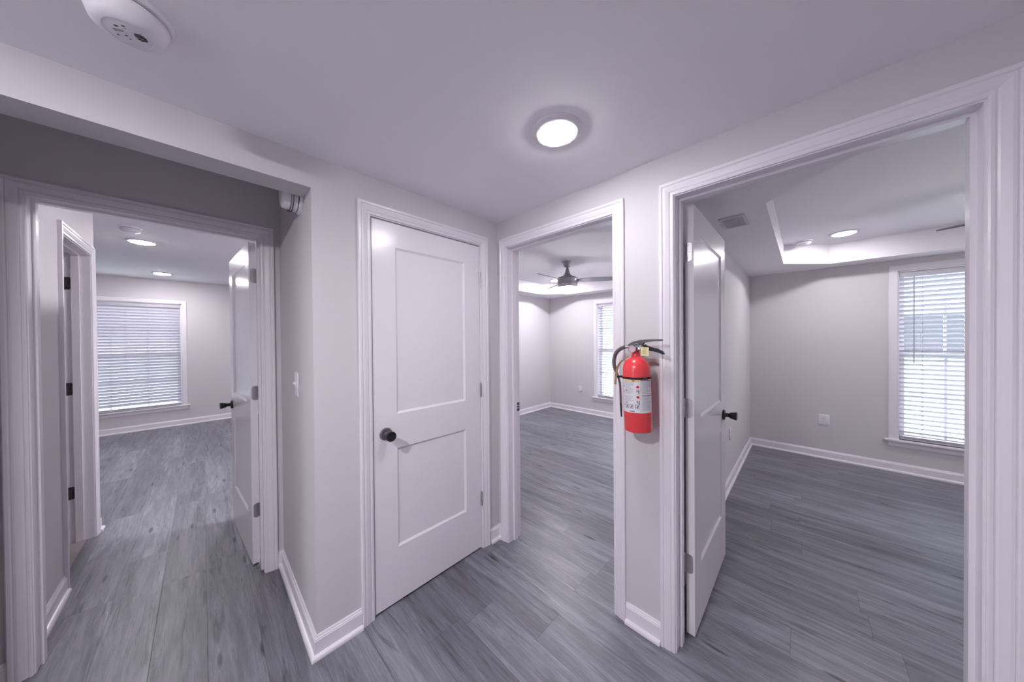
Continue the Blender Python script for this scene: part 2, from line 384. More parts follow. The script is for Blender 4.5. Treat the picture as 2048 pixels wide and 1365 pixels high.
def hinge(root, M, zc, mt, jambleaf=True, sl=0.002, ty=-.008):
    """Hinge around the pivot; M is the slab frame. Barrel at s=-sl, t=ty; slab leaf on the s=0 face."""
    h = .0445
    bm = NB()
    for k in range(5):
        z0 = zc-h+k*(2*h/5)+.0006; lathe(bm, [(.0055, z0), (.0055, z0+2*h/5-.0012)], 16, Matrix.Translation((-sl, ty, 0)))
    lathe(bm, [(.0035, zc-h-.003), (.0045, zc-h)], 12, Matrix.Translation((-sl, ty, 0))); lathe(bm, [(.0045, zc+h), (.0035, zc+h+.003)], 12, Matrix.Translation((-sl, ty, 0)))
    r = .014; poly = [(ty+.001, zc-h), (.028-r, zc-h)]+[(.028-r+r*math.sin(a), zc-h+r-r*math.cos(a)) for a in (PI/8, PI/4, 3*PI/8, PI/2)]
    poly += [(.028-r+r*math.cos(a), zc+h-r+r*math.sin(a)) for a in (0, PI/8, PI/4, 3*PI/8, PI/2)]+[(ty+.001, zc+h)]
    Mx = Matrix(((0, 0, 1, 0), (1, 0, 0, 0), (0, 1, 0, 0), (0, 0, 0, 1)))
    prism(bm, poly, -.0022, .0002, Mx)
    ob = mk('hinge', bm, mt, root, M=M, smooth=True)
    for a, b in ((.010, -.028), (.018, 0), (.010, .028)):
        bm = NB(); lathe(bm, [(.0032, -.0012), (.0032, 0), (.0018, .0006), (0, .0003)], 12, M @ Matrix(((0, 0, -1, -.0022), (1, 0, 0, a), (0, 1, 0, zc+b), (0, 0, 0, 1)))); mk('screw', bm, mt, ob, smooth=True)
    return ob

# closet door (closed, hinged on its right, opens toward the hall)
Mw = frame((XA, 0, 0), (0, 1, 0), (-1, 0, 0))      # (u,v,z): u=+y, v=into wall
r = top('door_1', (XA, .95, 0), 'closed white two-panel closet door with a dark round knob', 'door', 'structure', world=True)
casing(r, Mw, *DCL, HEAD, 0, -1); jamb(r, Mw, *DCL, HEAD, .131, (.038, .05))
Ms = frame((XA-.001, 1.3055, .012), (0, -1, 0), (-1, 0, 0))
s = slab(r, Ms, .704, panels=(.123, .581, .292, .826, 1.012, 1.905)); knob(s, Ms, .6415, .917)
latchplate(s, Ms, .704, .917)
for z in (1.812, 1.067, .330): hinge(r, Ms, z, NICK, sl=.0015, ty=-.0055)
bm = NB(); box(bm, (XD+.002, YB-.012, .0), (XA-.14, YB-.002, 2.2)); struct('wall_closet', bm, WALL, 'wall inside the closet')

# middle bedroom doorway
Mw = frame((0, YB, 0), (1, 0, 0), (0, 1, 0))
r = top('door_2', (-1.09, YB, 0), 'open doorway with white casing to the middle bedroom', 'doorway', 'structure', world=True)
casing(r, Mw, *D2, HEAD, 0, -1); casing(r, Mw, *D2, HEAD, T, 1, 'both'); jamb(r, Mw, *D2, HEAD, T, (.045, .079))
bm = NB(); box(bm, (D2[0]-.0005, YB+.084, .905), (D2[0]+.0018, YB+.113, .965)); pl_ = mk('strike_plate', bm, BLACK, r)
bm = NB(); box(bm, (D2[0]+.001, YB+.091, .920), (D2[0]+.0024, YB+.107, .932)); box(bm, (D2[0]+.001, YB+.091, .940), (D2[0]+.0024, YB+.107, .950)); mk('strike_slot', bm, STEEL, pl_)
# right bedroom doorway with its door open 90 degrees
r = top('door_3', (-.03, YB, 0), 'white two-panel door standing open into the right bedroom', 'door', 'structure', world=True)
casing(r, Mw, *D3, HEAD, 0, -1); casing(r, Mw, *D3, HEAD, T, 1); jamb(r, Mw, *D3, HEAD, T, (.045, .079))
Ms = frame((D3[0]+.008, YB+T+.012, .012), (0, 1, 0), (1, 0, 0))
s = slab(r, Ms, .755); knob(s, Ms, .690, .920, face_dark=False); latchplate(s, Ms, .755, .920)
for z in (1.812, 1.075, .335): hinge(r, Ms, z, NICK)
# left room doorway with its door open
Mw = frame((XD, 0, 0), (0, 1, 0), (-1, 0, 0))
r = top('door_4', (XD, -.13, 0), 'white two-panel door with a dark knob, open into the left room', 'door', 'structure', world=True)
casing(r, Mw, *D1, HEAD, 0, -1); casing(r, Mw, *D1, HEAD, T, 1, 'right'); jamb(r, Mw, *D1, HEAD, T, (.045, .079))
aa = math.radians(4.0); sd = Vector((-math.cos(aa), -math.sin(aa), 0)); td = Vector((math.sin(aa), -math.cos(aa), 0))
Po = Vector((XD-T-.008, D1[1]-.001, .012))+sd*.003+td*.008
Ms = frame(Po, sd, td); s = slab(r, Ms, .755); knob(s, Ms, .690, .920, face_dark=False); latchplate(s, Ms, .755, .920)
for z in (1.822, 1.080, .335): hinge(r, Ms, z, NICK)
# bathroom doorway
Mw = frame((0, -.565, 0), (1, 0, 0), (0, -1, 0))
r = top('door_5', (-3.39, -.565, 0), 'narrow open bathroom doorway with white casing, inside the left room', 'doorway', 'structure', world=True)
casing(r, Mw, *DV, HEAD, 0, -1); jamb(r, Mw, *DV, HEAD, T, (.045, .079))
Ms = frame((DV[0]+.008, -.565-T-.012, .012), (0, -1, 0), (1, 0, 0)); s = slab(r, Ms, .62)
knob(s, Ms, .56, .92, face_dark=False)
for z in (1.838, 1.093, .356):
    bm = NB(); h = .0445; y0, y1 = -.6445, -.6795
    prism(bm, [(y1, z-h), (y0-.010, z-h), (y0-.003, z-h+.003), (y0, z-h+.010), (y0, z+h-.010), (y0-.003, z+h-.003), (y0-.010, z+h), (y1, z+h)], DV[0]-.0005, DV[0]+.0022, Matrix(((0, 0, 1, 0), (1, 0, 0, 0), (0, 1, 0, 0), (0, 0, 0, 1))))
    lathe(bm, [(.0055, z-h), (.0055, z+h)], 16, Matrix.Translation((DV[0]+.001, -.565-T-.008, 0)))
    ho = mk('hinge', bm, BRONZE, r, smooth=True)
    for a, b in ((-.662, -.03), (-.655, 0), (-.662, .03)):
        bm = NB(); lathe(bm, [(.0035, 0), (.0035, .001), (0, .0016)], 12, Matrix(((0, 0, 1, DV[0]+.002), (1, 0, 0, a), (0, 1, 0, z+b), (0, 0, 0, 1)))); mk('screw', bm, BLACK, ho)

# ------------------------------------------------------------------ windows and blinds
def window(name, M, u0, u1, z0, z1, lab, muntins, cols=3):
    """M maps (u, v, z), v into the wall; opening u0..u1, z0..z1."""
    o = M @ Vector(((u0+u1)/2, 0, z0))
    r = top(name, o, lab, 'window', 'structure', world=True)
    # casing: sides and head, stool and apron
    prof = [(0, 0), (0, .013), (.005, .016), (.055, .016), (.060, .012), (.060, 0)]
    bm = NB(); sweep(bm, [(u0, 0, z0), (u0, 0, z1), (u1, 0, z1), (u1, 0, z0)], prof, (0, -1, 0), side=1, M=M); mk('casing', bm, TRIM, r)
    bm = NB(); box(bm, (u0-.088, -.040, z0-.019), (u1+.088, .10, z0), .003); mk('stool', bm, TRIM, r, M=M)
    bm = NB(); sweep(bm, [(u0-.060, 0, z0-.019), (u1+.060, 0, z0-.019)], [(0, 0), (0, .014), (-.045, .014), (-.050, .010), (-.056, .009), (-.060, 0)], (0, -1, 0), side=1, M=M); mk('apron', bm, TRIM, r)
    bm = NB(); prof = [(u0, u0+.012), (u1-.012, u1)]
    for a, b in prof: box(bm, (a, 0, z0), (b, .14, z1))
    box(bm, (u0, 0, z1-.012), (u1, .14, z1)); mk('window_jamb', bm, TRIM, r, M=M)
    zm = (z0+z1)/2; a, b = u0+.012, u1-.012
    for nm, v0, za, zb in (('lower_sash', .085, z0+.001, zm+.022), ('upper_sash', .108, zm-.022, z1-.013)):
        bm = NB(); wd = .045
        box(bm, (a, v0, za), (a+wd, v0+.022, zb)); box(bm, (b-wd, v0, za), (b, v0+.022, zb)); box(bm, (a+wd, v0, za), (b-wd, v0+.022, za+wd)); box(bm, (a+wd, v0, zb-wd), (b-wd, v0+.022, zb))
        if muntins:
            for k in range(1, cols):
                x = a+(b-a)*k/cols; box(bm, (x-.009, v0+.006, za+wd), (x+.009, v0+.016, zb-wd))
            x = (za+zb)/2; box(bm, (a+wd, v0+.006, x-.009), (b-wd, v0+.016, x+.009))
        sa = mk(nm, bm, TRIM, r, M=M)
        bm = NB(); box(bm, (a+wd-.004, v0+.0095, za+wd-.004), (b-wd+.004, v0+.0125, zb-wd+.004)); mk('glass', bm, GLASS, sa, M=M)
    return r
def blind(M, u0, u1, z0, z1, tilt, lab, ladders, wand=None, pitch=.0465):
    o = M @ Vector(((u0+u1)/2, 0, z0)); r = top('window_blind', o, lab, 'blind', world=True, group=None)
    a, b = u0+.016, u1-.016
    bm = NB(); box(bm, (a, .012, z1-.062), (b, .022, z1-.013), .002); box(bm, (a+.003, .022, z1-.055), (b-.003, .070, z1-.015)); mk('valance', bm, SLAT, r, M=M)
    bm = NB(); zz = z1-.085; n = 0; last = zz
    bottom = z0+.040; k = 0
    zs = []
    while zz > bottom+.03: zs.append(zz); zz -= pitch
    hw = .0245; c, s_ = math.cos(tilt), math.sin(tilt); vc = .045
    for z in zs:
        prev = None
        for k in range(5):
            t = (k/4-.5)*2; crown = .0022*(1-t*t)
            dv, dz = hw*t*c+crown*s_, -hw*t*s_+crown*c
            cur = [(u, vc+dv, z+dz+off) for u in (a, b) for off in (0, -.0026)]
            cur = [bm.verts.new(p) for p in cur]
            if prev:
                bm.faces.new((prev[0], cur[0], cur[2], prev[2])); bm.faces.new((prev[1], prev[3], cur[3], cur[1]))
                bm.faces.new((prev[0], prev[1], cur[1], cur[0])); bm.faces.new((prev[2], cur[2], cur[3], prev[3]))
            else: bm.faces.new((cur[0], cur[2], cur[3], cur[1]))
            prev = cur
        bm.faces.new((prev[0], prev[1], prev[3], prev[2]))
    mk('slats', bm, SLAT, r, M=M, smooth=True)
    # gathered slats and bottom rail
    bm = NB()
    for k in range(4): box(bm, (a, vc-.0245, bottom-.022+k*.0052), (b, vc+.0245, bottom-.0190+k*.0052))
    mk('stacked_slats', bm, SLAT, r, M=M)
    bm = NB(); box(bm, (a, vc-.026, bottom-.040), (b, vc+.026, bottom-.025), .004); mk('bottom_rail', bm, SLAT, r, M=M)
    for u in ladders:
        bm = NB()
        for v in (vc-.0265, vc+.0265):
            box(bm, (u-.0012, v-.0008, bottom-.025), (u+.0012, v+.0008, z1-.06))
        for z in zs: box(bm, (u-.004, vc-.0275, z-.004), (u+.004, vc-.0255, z+.004))
        mk('ladder_cord', bm, SLAT, r, M=M)
    if wand is not None:
        bm = NB(); tube(bm, [(wand, .006, z1-.07), (wand, .004, z1-.95)], .0042, 8)
        box(bm, (wand-.003, .004, z1-.075), (wand+.003, .014, z1-.060)); mk('tilt_wand', bm, WANDM, r, M=M, smooth=True)
    return r
WANDM = mat('clear_grey_plastic', (.40, .40, .45), .3)
Mb = frame((0, YF, 0), (1, 0, 0), (0, 1, 0)); Ml = frame((-7.6, 0, 0), (0, 1, 0), (-1, 0, 0))
window('window_1', Mb, WM[0], WM[1], WM[2], WM[3], 'narrow white-trimmed window of the middle bedroom', True)
blind(Mb, WM[0], WM[1], WM[2], WM[3], math.radians(24), 'white slatted blind in the middle bedroom window', (WM[0]+.15, WM[1]-.15, (WM[0]+WM[1])/2), WM[0]+.10)
window('window_2', Mb, WR[0], WR[1], WR[2], WR[3], 'white-trimmed window of the right bedroom', True)
blind(Mb, WR[0], WR[1], WR[2], WR[3], math.radians(28), 'white slatted blind in the right bedroom window', (WR[0]+.16, WR[1]-.16, (WR[0]+WR[1])/2+.02), WR[0]+.105)
window('fill_window', frame((0, YREAR, 0), (1, 0, 0), (0, -1, 0)), WB[0], WB[1], WB[2], WB[3], 'bare window behind the viewer, unseen and added for fill daylight', False)
window('window_3', Ml, WL[0], WL[1], WL[2], WL[3], 'wide white-trimmed window at the end of the left room', True, 4)
blind(Ml, WL[0], WL[1], WL[2], WL[3], math.radians(62), 'wide nearly closed white blind at the end of the left room', (WL[0]+.15, WL[0]+.55, -.83, -.60, -.36), None)

# ------------------------------------------------------------------ outdoors seen through the glass
def outdoor(name, bm, m, lab, cat): return tag(mk(name, bm, m), lab, cat)
GRASS = bumpy(mat('lawn', (.34, .42, .36), .9), 30, .5, .02)
bm = NB(); box(bm, (-40, 5.6, -.7), (40, 60, -.5)); box(bm, (-60, -30, -.7), (-8.2, 5.6, -.5)); box(bm, (-8.2, -30, -.7), (20, -6.2, -.5)); struct('ground', bm, GRASS, 'lawn outside the bedroom windows')
bm = NB(); box(bm, (-3, -6.2, -.5), (4, -2.95, -.06)); struct('patio', bm, mat('pale_concrete', (.68, .64, .66), .8), 'pale concrete patio outside the added rear window, unseen, put in to bounce daylight')  # unseen pale slab added to bounce daylight up through the rear window
SIDING = mat('pale_siding', (.55, .57, .60), .8)
r = top('house', (3.5, 15, -.5), 'pale grey neighbouring house seen through the right bedroom blind', 'house', world=True)
bm = NB(); box(bm, (1.2, 14, -.5), (9, 20, 2.6)); mk('house_wall', bm, SIDING, r)
bm = NB(); prism(bm, [(13.6, 2.6), (20.4, 2.6), (17, 4.6)], .9, 9.3, Matrix(((0, 0, 1, 0), (1, 0, 0, 0), (0, 1, 0, 0), (0, 0, 0, 1)))); mk('roof', bm, mat('roof_shingle', (.14, .14, .15), .9), r)
bm = NB(); box(bm, (2.0, 13.96, .8), (3.0, 14, 2.0)); mk('window_pane', bm, mat('dark_pane', (.05, .06, .08), .1), r)

# ------------------------------------------------------------------ ceiling lights
def disc_light(name, loc, R, rl, strength, lab, dome=.012, group=None):
    r = top(name, loc, lab, 'ceiling light', group=group)
    bm = NB(); lathe(bm, [(rl, -.001), (R, -.001), (R, -.0045), (R-.004, -.008), (rl+.010, -.013), (rl+.001, -.0125), (rl, -.009), (rl, -.001)], 56, close=False); mk('trim_ring', bm, PLAST, r, smooth=True)
    bm = NB(); lathe(bm, [(rl, -.003), (rl, -.0095), (rl-.003, -.0105-dome*.35), (rl*.85, -.0105-dome*.6), (rl*.6, -.0105-dome*.9), (0, -.0105-dome)], 48, close=True)
    mk('lens', bm, lampmat('lamp_'+name, strength), r, smooth=True)
    return r
disc_light('ceiling_light', (-.705, .99, ZH), .098, .071, L_HALL, 'bright round light on the hall ceiling', .014)
disc_light('ceiling_light', (-.58, -.74, ZH), .098, .071, L_BACK_FILL, 'round fill light added on the hall ceiling, unseen behind the viewer', .014)  # added fill lamp out of view, brightens the hall and return wall
g = 'round lights on the ceiling of the left room'
disc_light('ceiling_light', (-4.83, -.42, ZL), .11, .085, L_LEFT, 'nearer round light on the left room ceiling', group=g)
disc_light('ceiling_light', (-6.87, -.41, ZL), .11, .085, L_LEFT, 'farther round light on the left room ceiling, toward the window', group=g)
disc_light('ceiling_light', (-2.95, .85, ZL), .11, .085, L_LEFT*2, 'added round light in the left room ceiling, unseen behind the open door')  # hidden lamp added to brighten the bathroom wall and jambs
disc_light('ceiling_light', (-4.83, .80, ZL), .11, .085, L_LEFT, 'added round light in the left room ceiling, unseen beyond the open door')  # another hidden lamp, added to lift the left room
disc_light('ceiling_light', (-3.09, 4.26, 2.430), .095, .07, L_MID, 'recessed light in the middle bedroom tray, half hidden behind the fan')
disc_light('ceiling_light', (-1.37, 4.26, 2.430), .095, .07, L_MID, 'added recessed light in the middle bedroom tray, out of sight to the right')  # unseen lamp added for more light in the middle bedroom
disc_light('ceiling_light', (.268, 4.30, 2.415), .105, .078, L_RIGHT, 'recessed light in the tray ceiling of the right bedroom')
disc_light('ceiling_light', (2.16, 4.30, 2.415), .105, .078, L_RIGHT, 'added recessed light in the right bedroom tray, out of sight to the right')  # second tray lamp, unseen, added to raise the right bedroom's brightness

# ------------------------------------------------------------------ ceiling fans
def fan(loc, ang, lamp, lab):
    r = top('ceiling_fan', loc, lab, 'ceiling fan')
    bm = NB(); lathe(bm, [(0, 0), (.066, 0), (.066, -.010), (.060, -.020), (.046, -.050), (.040, -.066), (.020, -.074), (0, -.074)], 40); mk('canopy', bm, DARKNICK, r, smooth=True)
    bm = NB(); lathe(bm, [(.013, -.07), (.013, -.085), (.018, -.095), (.030, -.140), (.040, -.165), (.062, -.186), (.110, -.205), (.126, -.213), (.131, -.222), (.131, -.292), (.128, -.300), (0, -.300)], 48); h = mk('motor_housing', bm, DARKNICK, r, smooth=True)
    bm = NB(); lathe(bm, [(.132, -.219), (.1335, -.221), (.1335, -.226), (.132, -.228)], 48, close=False); mk('band', bm, KNOBG, h, smooth=True)
    bm = NB(); lathe(bm, [(.1285, -.300), (.126, -.325), (.120, -.338), (.114, -.338), (.114, -.300)], 48, close=False); mk('light_ring', bm, NICK, r, smooth=True)
    bm = NB(); lathe(bm, [(.1130, -.320), (.1190, -.342), (.1175, -.358), (.106, -.382), (.082, -.402), (.045, -.415), (0, -.419)], 40); mk('light_bowl', bm, lampmat('fan_bowl', lamp, (1, .95, .97)) if lamp else PLAST, r, smooth=True)
    for k in range(3):
        a = ang+k*2*PI/3
        Mr = Matrix.Rotation(a, 4, 'Z') @ Matrix.Translation((0, 0, -.250)) @ Matrix.Rotation(math.radians(-17), 4, 'X')
        pts = [(.118, .028), (.20, .045), (.34, .057), (.48, .058), (.575, .050), (.605, .030), (.61, 0), (.60, -.025), (.56, -.040), (.46, -.050), (.34, -.052), (.20, -.042), (.118, -.028)]
        bm = NB(); prism(bm, pts, -.003, .003, Mr); mk('blade', bm, BLADE, r)
    return r
DARKNICK = mat('brushed_pewter', (.36, .35, .38), .3, 1)
phi = math.radians(YAW)
fan((-2.243, 3.36, 2.430), phi-math.radians(14), L_FAN, 'three-blade pewter ceiling fan with a lit bowl in the middle bedroom')
fan((1.215, 3.36, 2.415), math.atan2(.27, -.545), 30, 'dark three-blade ceiling fan in the right bedroom, only a blade tip in view, its unseen lit bowl added')  # bowl glow is added, to light the open door and lower ceiling

# ------------------------------------------------------------------ smoke detectors
def detector(loc, M3, R, H, lab, slits=True, ang=0):
    r = top('smoke_detector', loc, lab, 'smoke detector'); r.matrix_world = Matrix.Translation(loc) @ M3.to_4x4()
    # local: +Z toward the room
    bm = NB(); lathe(bm, [(0, 0), (R, 0), (R, .007), (R-.003, .011), (R-.007, .0120), (0, .0120)], 56); mk('mounting_plate', bm, PLAST, r, smooth=True)
    bm = NB(); lathe(bm, [(0, .0115), (R-.0115, .0115), (R-.0115, .0160), (0, .0160)], 56); mk('vent_gap', bm, DARK, r)
    bm = NB(); q = R-.0085
    lathe(bm, [(0, .0150), (q, .0150), (q+.001, .0175), (q-.001, .026), (q-.008, H-.010), (q-.020, H-.002), (q-.028, H), (q-.030, H-.0015), (q-.033, H), (0, H+.001)], 56); b = mk('cover', bm, PLAST, r, smooth=True)
    if slits:
        bm = NB(); ca, sa = math.cos(ang), math.sin(ang)
        Mz = Matrix(((ca, -sa, 0, 0), (sa, ca, 0, 0), (0, 0, 1, 0), (0, 0, 0, 1)))
        for k in range(6):
            y = -.012+k*.0036; L = .010*math.sqrt(max(0, 1-((k-2.5)/3.6)**2))
            box(bm, (.022-L, y-.0008, H-.0006), (.022+L, y+.0008, H+.0012))
        mk('sounder_slots', bm, DARK, b, M=Mz)
        bm = NB()
        for k, (x, y, l, h_) in enumerate(((-.022, .010, .020, .0006), (-.022, .0075, .020, .0006), (-.022, .005, .017, .0006), (-.012, .018, .007, .004), (-.010, -.006, .006, .003), (-.026, -.008, .004, .003), (-.008, -.014, .005, .0016), (.004, .022, .006, .003), (.004, .017, .005, .0006))):
            box(bm, (x, y, H), (x+l, y+h_, H+.0010))
        mk('printing', bm, INK, b, M=Mz)
        bm = NB(); lathe(bm, [(.011, 0), (.011, .0012), (.009, .0018), (0, .0016)], 24, Matrix.Translation((-.004, -.034+.0, H-.001))); mk('test_button', bm, PLAST, b, M=Mz, smooth=True)
    return r
DN = Matrix(((1, 0, 0), (0, -1, 0), (0, 0, -1)))
detector((-1.207, -.1205, ZH), DN, .0775, .057, 'white round smoke detector at the top left of the hall ceiling', True, math.radians(-60))
detector((-4.31, -.44, ZL), DN, .070, .045, 'white round smoke detector on the left room ceiling beside a light', False)
detector((-.011, 4.385, 2.415), DN, .068, .045, 'white smoke detector in the tray ceiling of the right bedroom', False)
WD = Matrix(((1, 0, 0), (0, 0, -1), (0, 1, 0)))
rd = detector((-1.795, YC, 2.120), WD, .073, .078, 'white smoke alarm high on the return wall under the header', False)
bm = NB()
for R_, zz in ((.0650, .034), (.0648, .043)):
    n = 60
    for i in range(n):
        a = 2*PI*i/n; A = Matrix.Rotation(a, 4, 'Z') @ Matrix.Translation((R_-.0012, 0, zz))
        b2 = NB(); box(b2, (-.001, -.0023, -.0009), (.003, .0023, .0009)); bmesh.ops.transform(b2, matrix=A, verts=b2.verts)
        tmp = bpy.data.meshes.new('t'); b2.to_mesh(tmp); b2.free(); bm.from_mesh(tmp); bpy.data.meshes.remove(tmp)
mk('vent_slots', bm, DARK, [c for c in rd.children if c.name.startswith('cover')][0])

# ------------------------------------------------------------------ ceiling register
r = top('air_vent', (-.345, 2.53, ZR), 'white louvred supply vent in the right bedroom ceiling', 'vent')
vx, vy, hx, hy = .098, .150, .070, .122
bm = NB(); sweep(bm, [(-hx, -hy, 0), (-hx, hy, 0), (hx, hy, 0), (hx, -hy, 0)], [(0, 0), (0, .007), (.008, .0085), (.024, .004), (.028, 0)], (0, 0, -1), side=1, closed=True); mk('vent_frame', bm, PLAST, r)
bm = NB(); box(bm, (-hx, -hy, -.002), (hx, hy, -.0005)); mk('vent_duct', bm, mat('duct_grey', (.13, .13, .14), .7), r)
bm = NB()
for k in range(12):
    y = -hy+.010+k*.0205; sg = 1 if y < 0 else -1
    box(bm, (-hx, y-.0007, -.009), (hx, y+.0007, -.002)); 
    prism(bm, [(y, -.002), (y+sg*.010, -.0085), (y+sg*.0108, -.0078), (y+.0012, -.002)], -hx, hx, Matrix(((0, 0, 1, 0), (1, 0, 0, 0), (0, 1, 0, 0), (0, 0, 0, 1))))
mk('louvres', bm, PLAST, r)

# ------------------------------------------------------------------ wall plates
def plate_root(name, M, lab, cat, w=.070, h=.115):
    r = top(name, (0, 0, 0), lab, cat); r.matrix_world = M
    bm = NB(); box(bm, (-w/2, -.0065, -h/2), (w/2, 0, h/2), .003); mk('cover_plate', bm, PLAST, r, smooth=True)
    return r
def outlet(M, lab, w=.070, h=.115):
    r = plate_root('power_outlet', M, lab, 'outlet', w, h)
    for z in (.0195, -.0195):
        bm = NB(); lathe(bm, [(.0165, .0060), (.0165, .0085), (0, .0085)], 24, Matrix(((1, 0, 0, 0), (0, 0, -1, 0), (0, .85, 0, z), (0, 0, 0, 1)))); f = mk('socket', bm, PLAST, r, smooth=True)
        bm = NB(); box(bm, (-.0072, -.0090, z-.002), (-.0056, -.0080, z+.006)); box(bm, (.0056, -.0090, z-.002), (.0072, -.0080, z+.006)); box(bm, (-.002, -.0090, z-.010), (.002, -.0080, z-.006)); mk('slots', bm, DARK, f)
    return r
Mf = lambda x, y, z: frame((x, y, z), (1, 0, 0), (0, 1, 0))
outlet(Mf(-3.082, YF, .455), 'white outlet low on the far wall of the middle bedroom')
outlet(Mf(.158, YF, .450), 'wide white outlet plate low on the far wall of the right bedroom', .092, .125)
outlet(frame((-.52, 3.55, .485), (0, 1, 0), (-1, 0, 0)), 'white outlet on the wall behind the open right bedroom door')
r = plate_root('light_switch', Mf(-1.905, YC, 1.195), 'white toggle light switch on the return wall', 'switch', .072, .125)
bm = NB(); box(bm, (-.0075, -.0085, -.0145), (.0075, -.006, .0145), .001); mk('toggle_frame', bm, PLAST, r)
bm = NB(); prism(bm, [(-.0065, -.006), (-.0065, .006), (-.020, .0115), (-.020, .0055)], -.004, .004, Matrix(((0, 0, 1, 0), (1, 0, 0, 0), (0, 1, 0, 0), (0, 0, 0, 1)))); mk('toggle', bm, PLAST, r)
for z in (.041, -.041):
    bm = NB(); lathe(bm, [(.0032, .006), (.0032, .0072), (0, .0076)], 12, Matrix(((1, 0, 0, 0), (0, 0, -1, 0), (0, 1, 0, z), (0, 0, 0, 1)))); mk('screw', bm, PLAST, r)

# ------------------------------------------------------------------ fire extinguisher
EX, EY, EZ = -.546, 1.386, 1.000
r = top('fire_extinguisher', (EX, EY, EZ), 'red fire extinguisher with black handle and yellow tag, hung between two doorways', 'fire extinguisher')
r.rotation_euler = (0, math.radians(-1.6), 0)
RB = .0605
bm = NB(); lathe(bm, [(0, .006), (.048, .004), (.055, 0), (.0585, .002), (RB, .008), (RB, .275), (.0595, .287), (.056, .300), (.049, .314), (.039, .326), (.028, .333), (.0215, .337), (.0200, .345), (0, .345)], 64); mk('cylinder', bm, RED, r, smooth=True)
bm = NB(); lathe(bm, [(.0185, .344), (.0185, .353), (.015, .357), (.015, .372), (0, .372)], 32); mk('collar', bm, RED, r, smooth=True)
bm = NB(); box(bm, (-.030, -.013, .366), (.030, .013, .388), .003); vb = mk('valve_body', bm, CHROME, r, smooth=True)
# gauge faces the viewer
gd = Vector((.20, -.98, 0)).normalized(); gx = Vector((-gd.y, gd.x, 0))
Mg = Matrix(((gx.x, 0, gd.x, -.008), (gx.y, 0, gd.y, -.014), (0, 1, 0, .372), (0, 0, 0, 1)))
bm = NB(); lathe(bm, [(.010, -.002), (.010, .008), (.0165, .009), (.0175, .011), (.0175, .019), (.0160, .0205), (.0150, .0195), (.0150, .0180), (0, .0180)], 36, Mg); gg = mk('gauge', bm, CHROME, r, smooth=True)
bm = NB(); lathe(bm, [(.0148, .0182), (0, .0183)], 36, Mg, close=False); mk('gauge_face', bm, mat('gauge_pink', (.62, .42, .50), .25), gg)
bm = NB(); prism(bm, [(-.0007, -.002), (.0007, -.002), (.0004, .011), (-.0004, .011)], .0184, .0190, Mg @ Matrix.Rotation(.5, 4, 'Z')); mk('gauge_needle', bm, LABELW, gg)
# levers: (x,z) side outlines extruded across y
MX = Matrix(((1, 0, 0, 0), (0, 0, 1, 0), (0, 1, 0, 0), (0, 0, 0, 1)))
bm = NB(); prism(bm, [(-.034, .384), (-.030, .395), (-.010, .405), (.020, .412), (.060, .4135), (.112, .4125), (.118, .409), (.112, .4045), (.075, .4040), (.040, .401), (.030, .388), (.018, .378), (-.010, .378)], -.010, .010, MX); bmesh.ops.bevel(bm, geom=bm.edges[:], offset=.0012, segments=1, affect='EDGES'); mk('squeeze_lever', bm, LEVER if 'LEVER' in globals() else RUBBER, r)
bm = NB(); prism(bm, [(.012, .380), (.044, .392), (.046, .386), (.060, .379), (.095, .372), (.115, .360), (.123, .347), (.118, .346), (.106, .352), (.085, .359), (.055, .364), (.020, .366)], -.011, .011, MX); bmesh.ops.bevel(bm, geom=bm.edges[:], offset=.0012, segments=1, affect='EDGES'); mk('carry_handle', bm, BLACK, r)
bm = NB(); ring = [(.010+.011*math.cos(a), -.020-.002*math.sin(a), .387+.009*math.sin(a)) for a in [2*PI*k/16 for k in range(17)]]; tube(bm, ring, .0013, 8)
ring = [(.030+.010*math.cos(a), -.018, .381+.007*math.sin(a)) for a in [2*PI*k/16 for k in range(17)]]; tube(bm, ring, .0012, 8)
tube(bm, [(-.012, -.016, .392), (.020, -.016, .384), (.040, -.016, .380)], .0012, 8); mk('pull_pin', bm, CHROME, r, smooth=True)
# hose from the valve down the left side
hp = smoothpts([(-.028, 0, .384), (-.060, -.004, .378), (-.090, -.006, .356), (-.104, -.006, .320), (-.101, -.008, .282), (-.086, -.010, .246), (-.0765, -.010, .205), (-.0755, -.010, .150), (-.0750, -.010, .115)], 7)
bm = NB(); tube(bm, hp, [.0088 if i < 26 else max(.0048, .0088-.0004*(i-26)) for i in range(len(hp))], 14); mk('hose', bm, RUBBER, r, smooth=True)
bm = NB(); tube(bm, [(-.030, 0, .384), (-.046, -.002, .3825)], .0095, 16); mk('hose_fitting', bm, CHROME, r, smooth=True)
bm = NB(); tube(bm, [(-.0750, -.010, .118), (-.0745, -.010, .085), (-.0740, -.010, .052)], [.0048, .0042, .0034], 12); mk('nozzle', bm, BLACK, r, smooth=True)
# strap round the cylinder and hose clip
bm = NB(); lathe(bm, [(RB+.0004, .2375), (RB+.0016, .2375), (RB+.0016, .2465), (RB+.0004, .2465)], 64, close=False); box(bm, (-.088, -.019, .2375), (-.058, -.001, .2465)); box(bm, (.045, -.048, .2385), (.060, -.036, .2470)); mk('strap', bm, BLACK, r, smooth=False)
